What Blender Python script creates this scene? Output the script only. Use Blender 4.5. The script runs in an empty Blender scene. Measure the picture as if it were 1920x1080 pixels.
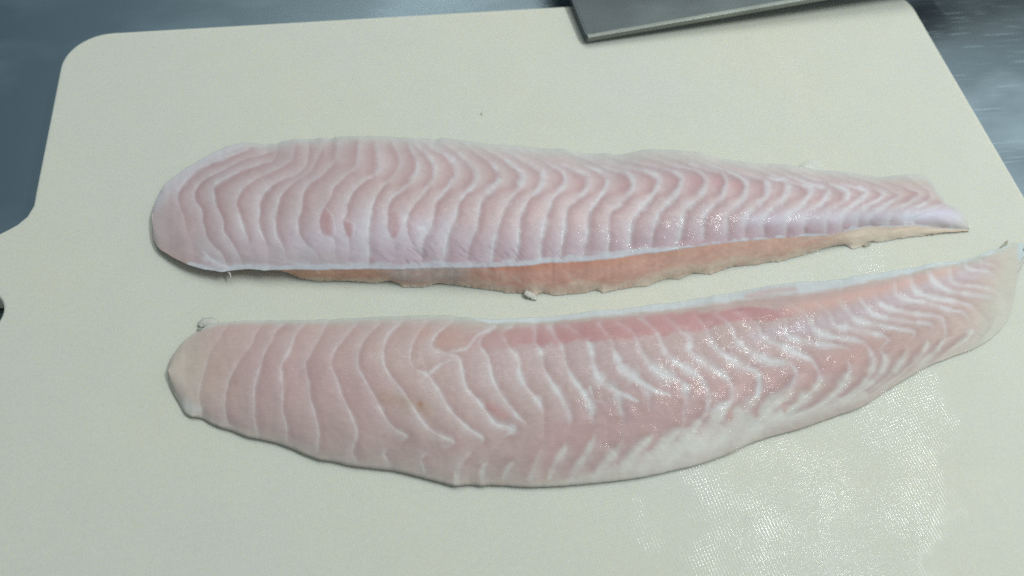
import bpy, bmesh, math, random
import numpy as np
from mathutils import Vector, Matrix

random.seed(3)
scene = bpy.context.scene
col = scene.collection

# ------------------------------------------------------------------ camera
F = 1400.0
CAM_H = 0.24
def _n(v): return v / np.linalg.norm(v)
_Y = _n(np.array([-438.0, -2563.0, F]))
_X = _n(np.array([11398.433, -1183.189, F]))
_Z = np.cross(_X, _Y)
MW = np.array([_X, _Y, _Z])
R = Matrix([list(r) for r in np.stack([MW @ [1, 0, 0], MW @ [0, -1, 0], MW @ [0, 0, -1]], axis=1)])
cam_data = bpy.data.cameras.new("camera")
cam_data.sensor_width = 36.0
cam_data.lens = F / 1920.0 * 36.0
cam_data.clip_start = 0.01
cam_data.clip_end = 50
cam = bpy.data.objects.new("camera", cam_data)
cam.matrix_world = Matrix.Translation((0, 0, CAM_H)) @ R.to_4x4()
cam_data.dof.use_dof = True
cam_data.dof.focus_distance = 0.262
cam_data.dof.aperture_fstop = 9.0
col.objects.link(cam)
scene.camera = cam

# ------------------------------------------------------------------ world, lamps, exposure
scene.view_settings.view_transform = 'Standard'
scene.view_settings.look = 'None'
scene.view_settings.exposure = 0.0
scene.view_settings.gamma = 1.0
scene.cycles.use_denoising = False        # keep the fine wet glints and a little grain
world = bpy.data.worlds.new("World"); scene.world = world
world.use_nodes = True
wt = world.node_tree; wt.nodes.clear()
wo = wt.nodes.new('ShaderNodeOutputWorld'); wb = wt.nodes.new('ShaderNodeBackground')
tc = wt.nodes.new('ShaderNodeTexCoord'); sx = wt.nodes.new('ShaderNodeSeparateXYZ')
mr = wt.nodes.new('ShaderNodeMapRange'); mr.inputs[1].default_value = -0.55; mr.inputs[2].default_value = 0.75
cr = wt.nodes.new('ShaderNodeValToRGB')
cr.color_ramp.elements[0].color = (0.135, 0.215, 0.26, 1); cr.color_ramp.elements[1].color = (0.52, 0.575, 0.60, 1)
wt.links.new(tc.outputs['Generated'], sx.inputs[0]); wt.links.new(sx.outputs[0], mr.inputs[0])
wt.links.new(mr.outputs[0], cr.inputs[0]); wt.links.new(cr.outputs[0], wb.inputs[0])
wb.inputs[1].default_value = 0.66
wt.links.new(wb.outputs[0], wo.inputs[0])

def area(name, loc, target, sx_, sy_, power, color, rot=0.0):
    l = bpy.data.lights.new(name, 'AREA'); l.shape = 'RECTANGLE'; l.size = sx_; l.size_y = sy_
    l.energy = power; l.color = color
    o = bpy.data.objects.new(name, l); o.location = loc
    q = (Vector(target) - Vector(loc)).to_track_quat('-Z', 'Y')
    o.rotation_mode = 'QUATERNION'; o.rotation_quaternion = q @ Matrix.Rotation(rot, 3, 'Z').to_quaternion()
    col.objects.link(o); return o
area("ceiling_lamp", (0.35, 1.0, 1.6), (0.10, 0.13, 0), 1.2, 0.9, 12.2, (0.98, 1.0, 0.94))
area("bench_lamp", (0.60, 0.125, 0.90), (0.12, 0.10, 0), 0.42, 0.035, 5.4, (0.96, 1.0, 0.96), 0.0)

# ------------------------------------------------------------------ helpers
def rays(px, py):
    v = np.stack([px - 960.0, py - 540.0, np.full_like(px, F)], -1)
    v /= np.linalg.norm(v, axis=-1, keepdims=True)
    return v @ MW.T
def at(px, py, h=0.0):
    px = np.atleast_1d(np.asarray(px, float)); py = np.atleast_1d(np.asarray(py, float))
    h = np.broadcast_to(np.asarray(h, float), px.shape)
    d = rays(px, py)
    k = (CAM_H - h) / -d[..., 2]
    P = d * k[..., None]; P[..., 2] += CAM_H
    return P
def s2l(c):
    c = np.asarray(c, float) / 255.0
    return np.where(c <= 0.04045, c / 12.92, ((c + 0.055) / 1.055) ** 2.4)
LIGHT = np.array([0.80, 0.85, 0.83])
def alb(r, g, b): return s2l((r, g, b)) / LIGHT

_rng2 = np.random.RandomState(11).rand(512)
shade_fid = [None]
_rng = np.random.RandomState(7)
_lat = _rng.rand(256, 256).astype(np.float32)
def vnoise(x, y, seed=0):
    x = np.asarray(x, float) + seed * 17.31; y = np.asarray(y, float) + seed * 9.77
    xi = np.floor(x).astype(int); yi = np.floor(y).astype(int); fx = x - xi; fy = y - yi
    fx = fx * fx * (3 - 2 * fx); fy = fy * fy * (3 - 2 * fy)
    a = _lat[xi % 256, yi % 256]; b = _lat[(xi + 1) % 256, yi % 256]
    c = _lat[xi % 256, (yi + 1) % 256]; d = _lat[(xi + 1) % 256, (yi + 1) % 256]
    return (a * (1 - fx) + b * fx) * (1 - fy) + (c * (1 - fx) + d * fx) * fy
def fbm(x, y, o=3, seed=0):
    s = 0; a = 1; t = 0
    for k in range(o):
        s = s + a * vnoise(x * 2 ** k, y * 2 ** k, seed + k * 3); t += a; a *= 0.5
    return s / t - 0.5
def sstep(a, b, x):
    t = np.clip((x - a) / (b - a), 0, 1); return t * t * (3 - 2 * t)

def tag(o, label=None, cat=None, group=None, kind=None):
    if label: o['label'] = label
    if cat: o['category'] = cat
    if group: o['group'] = group
    if kind: o['kind'] = kind
    return o
def link_mesh(name, me, parent=None, mat=None):
    o = bpy.data.objects.new(name, me); col.objects.link(o)
    if mat: me.materials.append(mat)
    if parent: o.parent = parent
    return o

class NT:
    def __init__(s, name):
        s.m = bpy.data.materials.new(name); s.m.use_nodes = True; s.t = s.m.node_tree; s.t.nodes.clear()
        s.out = s.n('ShaderNodeOutputMaterial'); s.b = s.n('ShaderNodeBsdfPrincipled'); s.l(s.b.outputs[0], s.out.inputs[0])
    def n(s, t, **kw):
        x = s.t.nodes.new(t)
        for k, v in kw.items(): setattr(x, k, v)
        return x
    def l(s, a, b): s.t.links.new(a, b)
    def math(s, op, a, b=None, c=None, clamp=False):
        x = s.n('ShaderNodeMath', operation=op); x.use_clamp = clamp
        for i, v in enumerate((a, b, c)):
            if v is None: continue
            if isinstance(v, (int, float)): x.inputs[i].default_value = v
            else: s.l(v, x.inputs[i])
        return x.outputs[0]
    def noise(s, vec, scale, detail=3, rough=0.5, dist=0.0):
        x = s.n('ShaderNodeTexNoise'); x.inputs['Scale'].default_value = scale; x.inputs['Detail'].default_value = detail
        x.inputs['Roughness'].default_value = rough; x.inputs['Distortion'].default_value = dist
        s.l(vec, x.inputs['Vector']); return x.outputs['Fac']
    def mapping(s, vec, scale=(1, 1, 1), rot=(0, 0, 0), loc=(0, 0, 0)):
        x = s.n('ShaderNodeMapping'); x.inputs['Scale'].default_value = scale; x.inputs['Rotation'].default_value = rot
        x.inputs['Location'].default_value = loc; s.l(vec, x.inputs['Vector']); return x.outputs[0]
    def rng(s, v, a, b, c, d, smooth=False):
        x = s.n('ShaderNodeMapRange'); s.l(v, x.inputs[0])
        if smooth: x.interpolation_type = 'SMOOTHSTEP'
        for i, q in enumerate((a, b, c, d)): x.inputs[i + 1].default_value = q
        return x.outputs[0]
    def mix(s, f, a, b, blend='MIX'):
        x = s.n('ShaderNodeMix', data_type='RGBA', blend_type=blend)
        for k, v in ((0, f), (6, a), (7, b)):
            if isinstance(v, (int, float)): x.inputs[k].default_value = v
            elif isinstance(v, (tuple, list, np.ndarray)): x.inputs[k].default_value = (*[float(q) for q in v[:3]], 1)
            else: s.l(v, x.inputs[k])
        return x.outputs[2]
    def bump(s, h, strength, dist, normal=None):
        x = s.n('ShaderNodeBump'); x.inputs['Strength'].default_value = strength; x.inputs['Distance'].default_value = dist
        s.l(h, x.inputs['Height'])
        if normal is not None: s.l(normal, x.inputs['Normal'])
        return x.outputs[0]

# ------------------------------------------------------------------ materials of the setting
def mat_board():
    k = NT('cream_plastic'); pos = k.n('ShaderNodeNewGeometry').outputs['Position']
    sep = k.n('ShaderNodeSeparateXYZ'); k.l(pos, sep.inputs[0])
    n1 = k.noise(pos, 14, 3); n2 = k.noise(pos, 60, 4, 0.6)
    c = k.mix(k.rng(n1, 0.3, 0.7, 0, 1), alb(192, 196, 181), alb(188, 195, 185))
    c = k.mix(k.rng(n2, 0.35, 0.75, 0, 0.35), c, alb(182, 189, 177))
    n3 = k.noise(pos, 700, 2)
    c = k.mix(k.rng(n3, 0.3, 0.7, 0.0, 0.14), c, alb(162, 170, 158))
    k.l(c, k.b.inputs['Base Color'])
    # fine embossed diamond grain, worn smooth by the knife in patches
    w = k.noise(pos, 40, 2)
    wn = k.n('ShaderNodeVectorMath', operation='SCALE'); wv = k.n('ShaderNodeTexNoise'); wv.inputs['Scale'].default_value = 30
    k.l(pos, wv.inputs['Vector']); k.l(wv.outputs['Color'], wn.inputs[0]); wn.inputs['Scale'].default_value = 0.0016
    wa = k.n('ShaderNodeVectorMath', operation='ADD'); k.l(pos, wa.inputs[0]); k.l(wn.outputs[0], wa.inputs[1])
    rot = k.mapping(wa.outputs[0], rot=(0, 0, 0.62)); sp = k.n('ShaderNodeSeparateXYZ'); k.l(rot, sp.inputs[0])
    fr = 2 * math.pi / 0.00155
    u = k.math('SINE', k.math('MULTIPLY', sp.outputs[0], fr)); v = k.math('SINE', k.math('MULTIPLY', sp.outputs[1], fr))
    dia = k.math('MULTIPLY', u, v)
    irregular = k.noise(pos, 500, 2)
    dia = k.math('MULTIPLY_ADD', irregular, 0.45, dia)
    # wear: the right side and blotches near the corner are rubbed flat
    line = k.math('ADD', k.math('MULTIPLY', sep.outputs[0], 1.0), k.math('MULTIPLY', sep.outputs[1], -0.55))
    line = k.math('ADD', line, k.math('MULTIPLY', k.noise(pos, 45, 4, 0.7), 0.05))
    worn = k.rng(line, 0.163, 0.172, 0.0, 1.0, True)
    blot = k.rng(k.noise(pos, 75, 5, 0.7), 0.60, 0.70, 0.0, 1.0, True)
    keep = k.math('MULTIPLY', k.math('SUBTRACT', 1.0, worn), k.math('SUBTRACT', 1.0, k.math('MULTIPLY', blot, 0.85)))
    keep = k.math('MULTIPLY', k.math('ADD', keep, 0.04), k.rng(k.noise(pos, 38, 3, 0.6), 0.35, 0.65, 0.55, 1.25))
    hgt = k.math('MULTIPLY', dia, keep)
    nb = k.bump(hgt, 1.0, 0.000036)
    scr = k.noise(k.mapping(pos, (60, 1400, 1), (0, 0, 0.9)), 1.0, 2)
    nb2 = k.bump(k.math('MULTIPLY', scr, k.noise(pos, 30, 2)), 0.35, 0.00006, nb)
    k.l(nb2, k.b.inputs['Coat Normal'])
    k.l(k.bump(hgt, 1.0, 0.000006), k.b.inputs['Normal'])
    k.b.inputs['Roughness'].default_value = 0.6
    k.l(k.math('MULTIPLY', k.rng(k.noise(pos, 55, 4, 0.65), 0.40, 0.66, 0.14, 0.52), k.rng(k.math('MULTIPLY_ADD', sep.outputs[1], -0.5, sep.outputs[0]), -0.02, 0.09, 0.35, 1.0)), k.b.inputs['Coat Weight']); k.b.inputs['Coat IOR'].default_value = 1.36
    k.b.inputs['Subsurface Weight'].default_value = 0.35; k.b.inputs['Subsurface Radius'].default_value = (1.0, 0.8, 0.45); k.b.inputs['Subsurface Scale'].default_value = 0.006
    k.l(k.math('MULTIPLY_ADD', k.math('MAXIMUM', worn, blot), 0.42, 0.09), k.b.inputs['Coat Roughness'])
    k.b.inputs['IOR'].default_value = 1.45
    k.b.inputs['Specular IOR Level'].default_value = 0.1
    return k.m
def mat_steel(name, base, dark, seed, rough=0.33):
    k = NT(name); pos = k.n('ShaderNodeNewGeometry').outputs['Position']
    big = k.noise(k.mapping(pos, loc=(seed, 0, 0)), 9, 3); reflect_streak = k.noise(k.mapping(pos, (11, 24, 1), (0, 0, -0.9), (seed, 2, 0)), 1.0, 4)
    c = k.mix(k.rng(big, 0.35, 0.65, 0, 1), base, dark)
    c = k.mix(k.rng(reflect_streak, 0.48, 0.70, 0, 0.8), c, tuple(min(1, q * 1.45) for q in base))  # paler streaks in the base colour stand in for soft reflections
    k.l(c, k.b.inputs['Base Color']); k.b.inputs['Metallic'].default_value = 1.0
    fine = k.noise(k.mapping(pos, (40, 2600, 1), (0, 0, 0.35)), 1.0, 2)
    sc1 = k.rng(k.noise(k.mapping(pos, (34, 1500, 1), (0, 0, 0.42)), 1.0, 0), 0.72, 0.80, 0, 1)
    sc2 = k.rng(k.noise(k.mapping(pos, (45, 1300, 1), (0, 0, -0.12), (3, 1, 0)), 1.0, 0), 0.74, 0.82, 0, 1)
    sc = k.math('MAXIMUM', sc1, sc2)
    sepx = k.n('ShaderNodeSeparateXYZ'); k.l(pos, sepx.inputs[0]); sc = k.math('MULTIPLY', sc, k.rng(sepx.outputs[0], 0.10, 0.26, 0.02, 0.5))
    h = k.math('ADD', k.math('MULTIPLY', fine, 0.25), k.math('MULTIPLY', sc, 1.0))
    k.l(k.bump(h, 0.8, 0.00008), k.b.inputs['Normal'])
    k.l(k.math('ADD', k.rng(big, 0.3, 0.7, rough - 0.06, rough + 0.08), k.math('MULTIPLY', sc, 0.25)), k.b.inputs['Roughness'])
    return k.m

# ------------------------------------------------------------------ table and cutting board
BT = 0.013
def table():
    me = bpy.data.meshes.new('steel_table')
    z = -BT - 0.0004
    xs = np.linspace(-1.0, 1.2, 45); ys = np.linspace(-0.7, 1.3, 41)
    vs = []; fs = []
    for j, y in enumerate(ys):
        for i, x in enumerate(xs):
            vs.append((x, y, z - 0.0018 * (vnoise(x * 5, y * 5, 4) )))
    W = len(xs)
    for j in range(len(ys) - 1):
        for i in range(W - 1):
            fs.append((j * W + i, j * W + i + 1, (j + 1) * W + i + 1, (j + 1) * W + i))
    me.from_pydata(vs, [], fs)
    for p in me.polygons: p.use_smooth = True
    o = link_mesh('steel_table', me, None, mat_steel('brushed_steel', (0.33, 0.42, 0.47), (0.22, 0.29, 0.335), 1.0, 0.36))
    tag(o, 'scratched stainless steel table top under the cream cutting board', kind='structure')
table()

def board():
    cu = bpy.data.curves.new('board_outline', 'CURVE'); cu.dimensions = '2D'; cu.fill_mode = 'BOTH'
    def arc(cx, cy, r, a0, a1, n=14):
        return [(cx + r * math.cos(math.radians(a0 + (a1 - a0) * i / n)), cy + r * math.sin(math.radians(a0 + (a1 - a0) * i / n))) for i in range(n + 1)]
    xl, xr, yt, yb = -0.1403, 0.2517, 0.2773, -0.06
    q = [tuple(at(*p)[0][:2]) for p in ((66, 362), (62, 385), (50, 405), (32, 420), (14, 430), (0, 437), (-20, 446))]
    ty = q[-1][1]
    pts = []
    r = 0.017
    pts += arc(xr - r, yt - r, r, 0, 90) + arc(xl + r * 1.15, yt - r * 1.15, r * 1.15, 90, 180)
    pts += q
    hx = -0.196; low = 0.10
    pts += arc(hx, ty - 0.016, 0.016, 90, 180) + arc(hx, low + 0.010, 0.016, 180, 270)
    # lower shoulder of the handle, mirrored from the upper one
    midy = (ty + low - 0.006) / 2
    pts += [(a, 2 * midy - b) for a, b in reversed(q)]
    pts += arc(xl + 0.018, yb + 0.018, 0.018, 180, 270) + arc(xr - 0.018, yb + 0.018, 0.018, 270, 360)
    def spline(p):
        s = cu.splines.new('POLY'); s.points.add(len(p) - 1)
        for i, (x, y) in enumerate(p): s.points[i].co = (x, y, 0, 1)
        s.use_cyclic_u = True
    spline(pts)
    hc = at(-46, 589)[0]
    spline(arc(hc[0], hc[1], 0.0088, 0, 350, 47))
    cu.extrude = BT / 2 - 0.0009; cu.bevel_depth = 0.0009; cu.bevel_resolution = 3; cu.offset = -0.0009
    tmp = bpy.data.objects.new('tmp', cu); col.objects.link(tmp)
    dg = bpy.context.evaluated_depsgraph_get(); me = bpy.data.meshes.new_from_object(tmp.evaluated_get(dg))
    bpy.data.objects.remove(tmp); me.name = 'cutting_board'
    me.materials.clear()
    o = link_mesh('cutting_board', me, None, mat_board()); o.location = (0, 0, -BT / 2)
    tag(o, 'cream plastic cutting board with rounded corners lying on the steel table', 'cutting board')
    return o
board()

# ------------------------------------------------------------------ cleaver
def cleaver():
    P0 = at(1099, 79, 0.0015)[0]; A = at(1562, -2, 0.0075)[0]; B = at(1064, 0, 0.0020)[0]
    ex = _n(A - P0); ey = B - P0; ey = _n(ey - ex * (ey @ ex)); ez = np.cross(ex, ey)
    root = bpy.data.objects.new('cleaver', None); col.objects.link(root)
    M = Matrix([[ex[0], ey[0], ez[0], P0[0]], [ex[1], ey[1], ez[1], P0[1]], [ex[2], ey[2], ez[2], P0[2]], [0, 0, 0, 1]])
    root.matrix_world = M
    tag(root, 'steel cleaver with a wide flat blade lying over the back edge of the board', 'cleaver')
    L, W, T = 0.205, 0.095, 0.0026
    def slab(name, x0, x1, y0, y1, z0, z1, bev, mat, seg=2):
        bm = bmesh.new(); bmesh.ops.create_cube(bm, size=1)
        for v in bm.verts:
            v.co = Vector(((x0 + x1) / 2 + v.co.x * (x1 - x0), (y0 + y1) / 2 + v.co.y * (y1 - y0), (z0 + z1) / 2 + v.co.z * (z1 - z0)))
        if bev: bmesh.ops.bevel(bm, geom=list(bm.edges), offset=bev, segments=seg, affect='EDGES', profile=0.5)
        me = bpy.data.meshes.new(name); bm.to_mesh(me); bm.free()
        return link_mesh(name, me, root, mat)
    st = mat_steel('blade_steel', (0.125, 0.145, 0.152), (0.07, 0.085, 0.092), 5.0, 0.38)
    ed = mat_steel('ground_steel', (0.25, 0.27, 0.25), (0.19, 0.21, 0.20), 8.0, 0.5)
    slab('blade', 0, L, 0, W, 0.0003, T, 0.0007, st, 2)
    # ground strip along the spine and the front end, a hair proud of the plate
    slab('spine_strip', 0.0005, L - 0.001, -0.0002, 0.0020, 0.0001, T + 0.00012, 0.0003, ed)
    slab('end_bevel', -0.0002, 0.0012, 0.0020, W - 0.001, 0.0006, T + 0.0001, 0.0003, st)
    k = NT('dark_wood'); pos = k.n('ShaderNodeTexCoord').outputs['Object']
    g = k.noise(k.mapping(pos, (30, 300, 300)), 1.0, 4)
    k.l(k.mix(k.rng(g, 0.35, 0.65, 0, 1), (0.05, 0.03, 0.02), (0.12, 0.07, 0.04)), k.b.inputs['Base Color']); k.b.inputs['Roughness'].default_value = 0.5
    slab('handle', L, L + 0.115, 0.010, 0.040, -0.009, 0.014, 0.007, k.m, 4)
    bm = bmesh.new(); bmesh.ops.create_uvsphere(bm, u_segments=10, v_segments=6, radius=0.0004)
    me = bpy.data.meshes.new('pit'); bm.to_mesh(me); bm.free()
    kd = NT('dark_pit'); kd.b.inputs['Base Color'].default_value = (0.03, 0.035, 0.035, 1)
    o = link_mesh('pit', me, root, kd.m); o.location = (0.0038, 0.0018, T + 0.0001); o.scale = (1.2, 0.9, 0.35)
cleaver()

# ------------------------------------------------------------------ fillets
def mat_flesh(name='fish_flesh'):
    k = NT(name); at_ = k.n('ShaderNodeAttribute', attribute_name='Col'); aw = k.n('ShaderNodeAttribute', attribute_name='white')
    ag = k.n('ShaderNodeAttribute', attribute_name='grain')
    pos = k.n('ShaderNodeNewGeometry').outputs['Position']
    uvw = k.n('ShaderNodeAttribute', attribute_name='fib').outputs['Vector']
    n1 = k.noise(pos, 1100, 3, 0.6); n2 = k.noise(pos, 260, 3, 0.6)
    fib = k.noise(k.mapping(uvw, (26, 340, 1)), 1.0, 3, 0.6)
    c = k.mix(k.rng(n1, 0.3, 0.7, 0.0, 0.12), at_.outputs['Color'], (0.72, 0.70, 0.70), 'SOFT_LIGHT')
    v = k.math('ADD', k.rng(fib, 0.3, 0.7, -0.035, 0.035), k.rng(n2, 0.3, 0.7, -0.02, 0.02))
    v = k.math('ADD', v, k.rng(n1, 0.3, 0.7, -0.022, 0.022))
    hsv = k.n('ShaderNodeHueSaturation'); k.l(c, hsv.inputs['Color']); k.l(k.math('ADD', v, 1.0), hsv.inputs['Value'])
    k.l(hsv.outputs[0], k.b.inputs['Base Color'])
    # wet surface: fine muscle fibre relief breaks up the lamp's reflection
    fine = k.noise(pos, 620, 3, 0.65)
    h = k.math('ADD', k.math('MULTIPLY', fine, 1.0), k.math('MULTIPLY', fib, 0.55))
    nb = k.bump(h, 1.0, 0.000008)
    k.l(nb, k.b.inputs['Normal'])
    wet = k.noise(pos, 95, 3, 0.6)
    k.l(k.rng(wet, 0.35, 0.65, 0.60, 0.45), k.b.inputs['Roughness'])
    k.b.inputs['IOR'].default_value = 1.38
    wet2 = k.noise(pos, 240, 2, 0.6); k.l(k.math('MULTIPLY', k.rng(wet, 0.35, 0.55, 0.5, 1.0), k.rng(wet2, 0.47, 0.62, 0.06, 0.62)), k.b.inputs['Coat Weight']); k.b.inputs['Coat Roughness'].default_value = 0.09
    k.b.inputs['Specular IOR Level'].default_value = 0.2
    k.b.inputs['Coat IOR'].default_value = 1.40
    nc = k.bump(k.math('ADD', k.math('MULTIPLY', k.noise(pos, 480, 2), 0.7), k.math('ADD', k.math('MULTIPLY', k.noise(pos, 1250, 2), 0.35), k.math('MULTIPLY', fib, 0.35))), 1.0, 0.00026)
    k.l(nc, k.b.inputs['Coat Normal'])
    tr = k.n('ShaderNodeBsdfTranslucent'); k.l(k.mix(0.5, hsv.outputs[0], (0.85, 0.62, 0.50)), tr.inputs[0])
    mx = k.n('ShaderNodeMixShader'); mx.inputs[0].default_value = 0.10; k.l(k.b.outputs[0], mx.inputs[1]); k.l(tr.outputs[0], mx.inputs[2]); k.l(mx.outputs[0], k.out.inputs[0])
    return k.m
FLESH = mat_flesh()

def parse(s, ox, oy):
    pts = []
    for tok in s.split():
        a = [float(v) for v in tok.split(',')]
        pts.append((ox + a[0] / 4.0, oy + a[1] / 4.0, a[2] if len(a) > 2 else 0.0))
    return np.array(pts)
def dense(P, n=7):
    P = np.asarray(P, float); out = []
    Q = np.vstack([2 * P[0] - P[1], P, 2 * P[-1] - P[-2]])
    for i in range(1, len(Q) - 2):
        p0, p1, p2, p3 = Q[i - 1:i + 3]
        for t in np.linspace(0, 1, n, endpoint=False):
            v = 0.5 * ((2 * p1) + (-p0 + p2) * t + (2 * p0 - 5 * p1 + 4 * p2 - p3) * t ** 2 + (-p0 + 3 * p1 - 3 * p2 + p3) * t ** 3)
            v[2:] = p1[2:] * (1 - t) + p2[2:] * t
            out.append(v)
    out.append(P[-1]); return np.array(out)
def linedist(X, Y, L, margin=45):
    """distance, right-hand sign and width of polyline L at points; returns index subset"""
    idx = np.nonzero((X > L[:, 0].min() - margin) & (X < L[:, 0].max() + margin) & (Y > L[:, 1].min() - margin) & (Y < L[:, 1].max() + margin))[0]
    x = X[idx].astype(np.float32); y = Y[idx].astype(np.float32)
    best = np.full(len(idx), 1e9, np.float32); w = np.zeros(len(idx), np.float32); sg = np.ones(len(idx), np.float32); ar = np.zeros(len(idx), np.float32)
    acc = 0.0
    for a, b in zip(L[:-1], L[1:]):
        d = b[:2] - a[:2]; ll = float(d @ d)
        if ll < 1e-6: continue
        t = np.clip(((x - a[0]) * d[0] + (y - a[1]) * d[1]) / ll, 0, 1)
        ex = x - (a[0] + t * d[0]); ey = y - (a[1] + t * d[1]); dd = ex * ex + ey * ey
        m = dd < best
        best[m] = dd[m]; w[m] = (a[2] + t * (b[2] - a[2]))[m]
        sg[m] = np.where(d[0] * ey - d[1] * ex < 0, 1, -1)[m]
        ar[m] = (acc + t * math.sqrt(ll))[m]
        acc += math.sqrt(ll)
    return idx, np.sqrt(best), sg, w, ar
def blob(X, Y, pts, amp=1.0):
    """soft field along a polyline of (x, y, radius)"""
    L = dense(np.array(pts, float), 4) if len(pts) > 2 else np.array(pts, float)
    out = np.zeros_like(X)
    idx, d, sg, w, ar = linedist(X, Y, L, max(p[2] for p in pts) * 2.6)
    out[idx] = amp * np.exp(-(d / np.maximum(w, 1)) ** 2)
    return out
def lerp(C, c, f): return C * (1 - f[:, None]) + np.asarray(c)[None, :] * f[:, None]

def chain(*parts):
    a = np.vstack([parse(s, ox, oy)[:, :2] for s, ox, oy in parts])
    keep = [0]
    for i in range(1, len(a)):
        if a[i, 0] > a[keep[-1], 0] + 0.3: keep.append(i)
    return a[keep]

def build_fillet(name, label, top, bot, wall, lines, extras, heights, prof, shade, step=1.6, nt=190, nw=22, group=None):
    x0 = max(top[0, 0], bot[0, 0]) + 0.3; x1 = min(top[-1, 0], bot[-1, 0]) - 0.3
    # columns, denser at both ends
    s = np.linspace(0, 1, int((x1 - x0) / step)); e = 0.02
    xs = x0 + (x1 - x0) * np.where(s < e, e * (s / e) ** 2 * 0.5 + s * 0.5, np.where(s > 1 - e, 1 - (e * ((1 - s) / e) ** 2 * 0.5 + (1 - s) * 0.5), s))
    yT = np.interp(xs, top[:, 0], top[:, 1]); yF = np.interp(xs, bot[:, 0], bot[:, 1]); yW = np.interp(xs, wall[:, 0], wall[:, 1])
    def smooth(v, px):
        k_ = max(1, int(px / step)); g_ = np.exp(-np.linspace(-2, 2, 4 * k_ + 1) ** 2); g_ /= g_.sum()
        p_ = np.concatenate([2 * v[0] - v[1:2 * k_ + 1][::-1], v, 2 * v[-1] - v[-2 * k_ - 1:-1][::-1]])
        return np.convolve(p_, g_, 'valid')
    yT = yT + 3.0 * fbm(xs / 16, xs * 0, 3, 1); yF = yF + 2.2 * fbm(xs / 14, xs * 0, 3, 5)
    yT = smooth(yT, 3); yF = smooth(yF, 3); yW = smooth(yW, 3)
    fr_ = sstep(60, 160, np.minimum(xs - x0, x1 - xs)); sT = smooth(yT, 9) * (1 - fr_) + smooth(yT, 26) * fr_; sF = smooth(yF, 9) * (1 - fr_) + smooth(yF, 26) * fr_
    bl = sstep(18, 70, np.minimum(xs - x0, x1 - xs)); sT = yT * (1 - bl) + sT * bl; sF = yF * (1 - bl) + sF * bl
    yW = yW + 3.0 * fbm(xs / 6, xs * 0, 3, 9) * (shade.get('ragged', 0))
    yW = np.maximum(yW, yF + 1.0)
    t = np.linspace(0, 1, nt); t = t + 0.035 * np.sin(2 * math.pi * t) * -1     # denser at the rims
    hT, hF, hM = heights
    ht, hf, hm = [smooth(np.interp(xs, q_[0], q_[1]) * 1e-3, 22) for q_ in (hT, hF, hM)]
    XX = np.repeat(xs[:, None], nt, 1); TT = np.repeat(t[None, :], len(xs), 0)
    YY = sT[:, None] + (sF - sT)[:, None] * TT + (yT - sT)[:, None] * np.exp(-TT * 14) + (yF - sF)[:, None] * np.exp(-(1 - TT) * 14)
    base = ht[:, None] * (1 - TT) + hf[:, None] * TT
    HH = base + (hm[:, None] - np.minimum(base, hm[:, None])) * prof(TT, XX)
    X = XX.ravel(); Y = YY.ravel(); T = TT.ravel()
    # wavy coordinates so that no drawn edge is perfectly smooth
    Xw = X + 3.4 * fbm(X / 15, Y / 15, 3, 11); Yw = Y + 2.6 * fbm(X / 15, Y / 15, 3, 23)
    W = np.zeros_like(X); D = np.zeros_like(X); G = np.zeros_like(X); fid = np.zeros(len(X), int); lid = np.full(len(X), -1); lbest = np.full(len(X), 9.0)
    for k, L in enumerate(lines):
        Ld = dense(L); yy = np.maximum.accumulate(Ld[:, 1] + np.arange(len(Ld)) * 1e-4)
        fid += (np.interp(Yw, yy, Ld[:, 0]) < Xw)
        idx, d, sg, w, ar = linedist(Xw, Yw, Ld)
        side = shade['side'](X[idx], Y[idx])               # -1: soft on the left, +1: soft on the right
        var = 0.45 + 1.1 * vnoise(ar / 11 + k * 5.1, ar * 0 + k, 2)
        ww = w * shade['wscale'](X[idx]) * var + 0.01
        core = np.exp(-(d / (ww + 0.8)) ** np.where(w > 8, 3.0, 1.7)) * shade['strength'](w, X[idx])
        soft_side = 0.5 + 0.5 * sg * side
        soft = shade['soft'] * np.exp(-(d / (ww * 1.5 + shade['fade'])) ** 1.3) * soft_side * np.clip(w / 4, 0, 1)
        dark = np.exp(-((d - ww * 0.9).clip(0) / 13.0) ** 1.6) * (1 - soft_side) * np.clip(w / 3, 0.12, 1)
        pat = shade['cmin'] + (1 - shade['cmin']) * sstep(0.25, 0.6, vnoise(ar / 17 + k * 3.3, ar * 0 + k * 2, 8))
        W[idx] = np.maximum(W[idx], np.maximum(core * pat, soft)); D[idx] = np.maximum(D[idx], dark)
        g = np.exp(-(d / (ww + 1.8)) ** 2) * np.clip(w / 3 + 0.25, 0, 1)
        step_ = soft_side * np.exp(-d / 14.0) * np.clip(w / 4, 0, 1)
        G[idx] = np.minimum(G[idx], -0.20 * g + 0.16 * step_ * 0) if False else G[idx] - 0.08 * g - shade['bulge'](X[idx], Y[idx]) * np.exp(-(d / 8.5) ** 2) + 0.20 * step_
        r = d / (ww + 0.6)
        m = (r < 0.85) & (w > 1.2) & (r < lbest[idx]); ii = idx[m]
        lid[ii] = k; lbest[ii] = r[m]
    for L in extras:
        Ld = dense(L); idx, d, sg, w, ar = linedist(Xw, Yw, Ld)
        ww = w * 0.8 + 0.01
        core = np.exp(-(d / (ww + 0.4)) ** 2.2) * np.clip(w / 3.2, 0, 1)
        W[idx] = np.maximum(W[idx], core); G[idx] -= 0.15 * core
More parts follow.
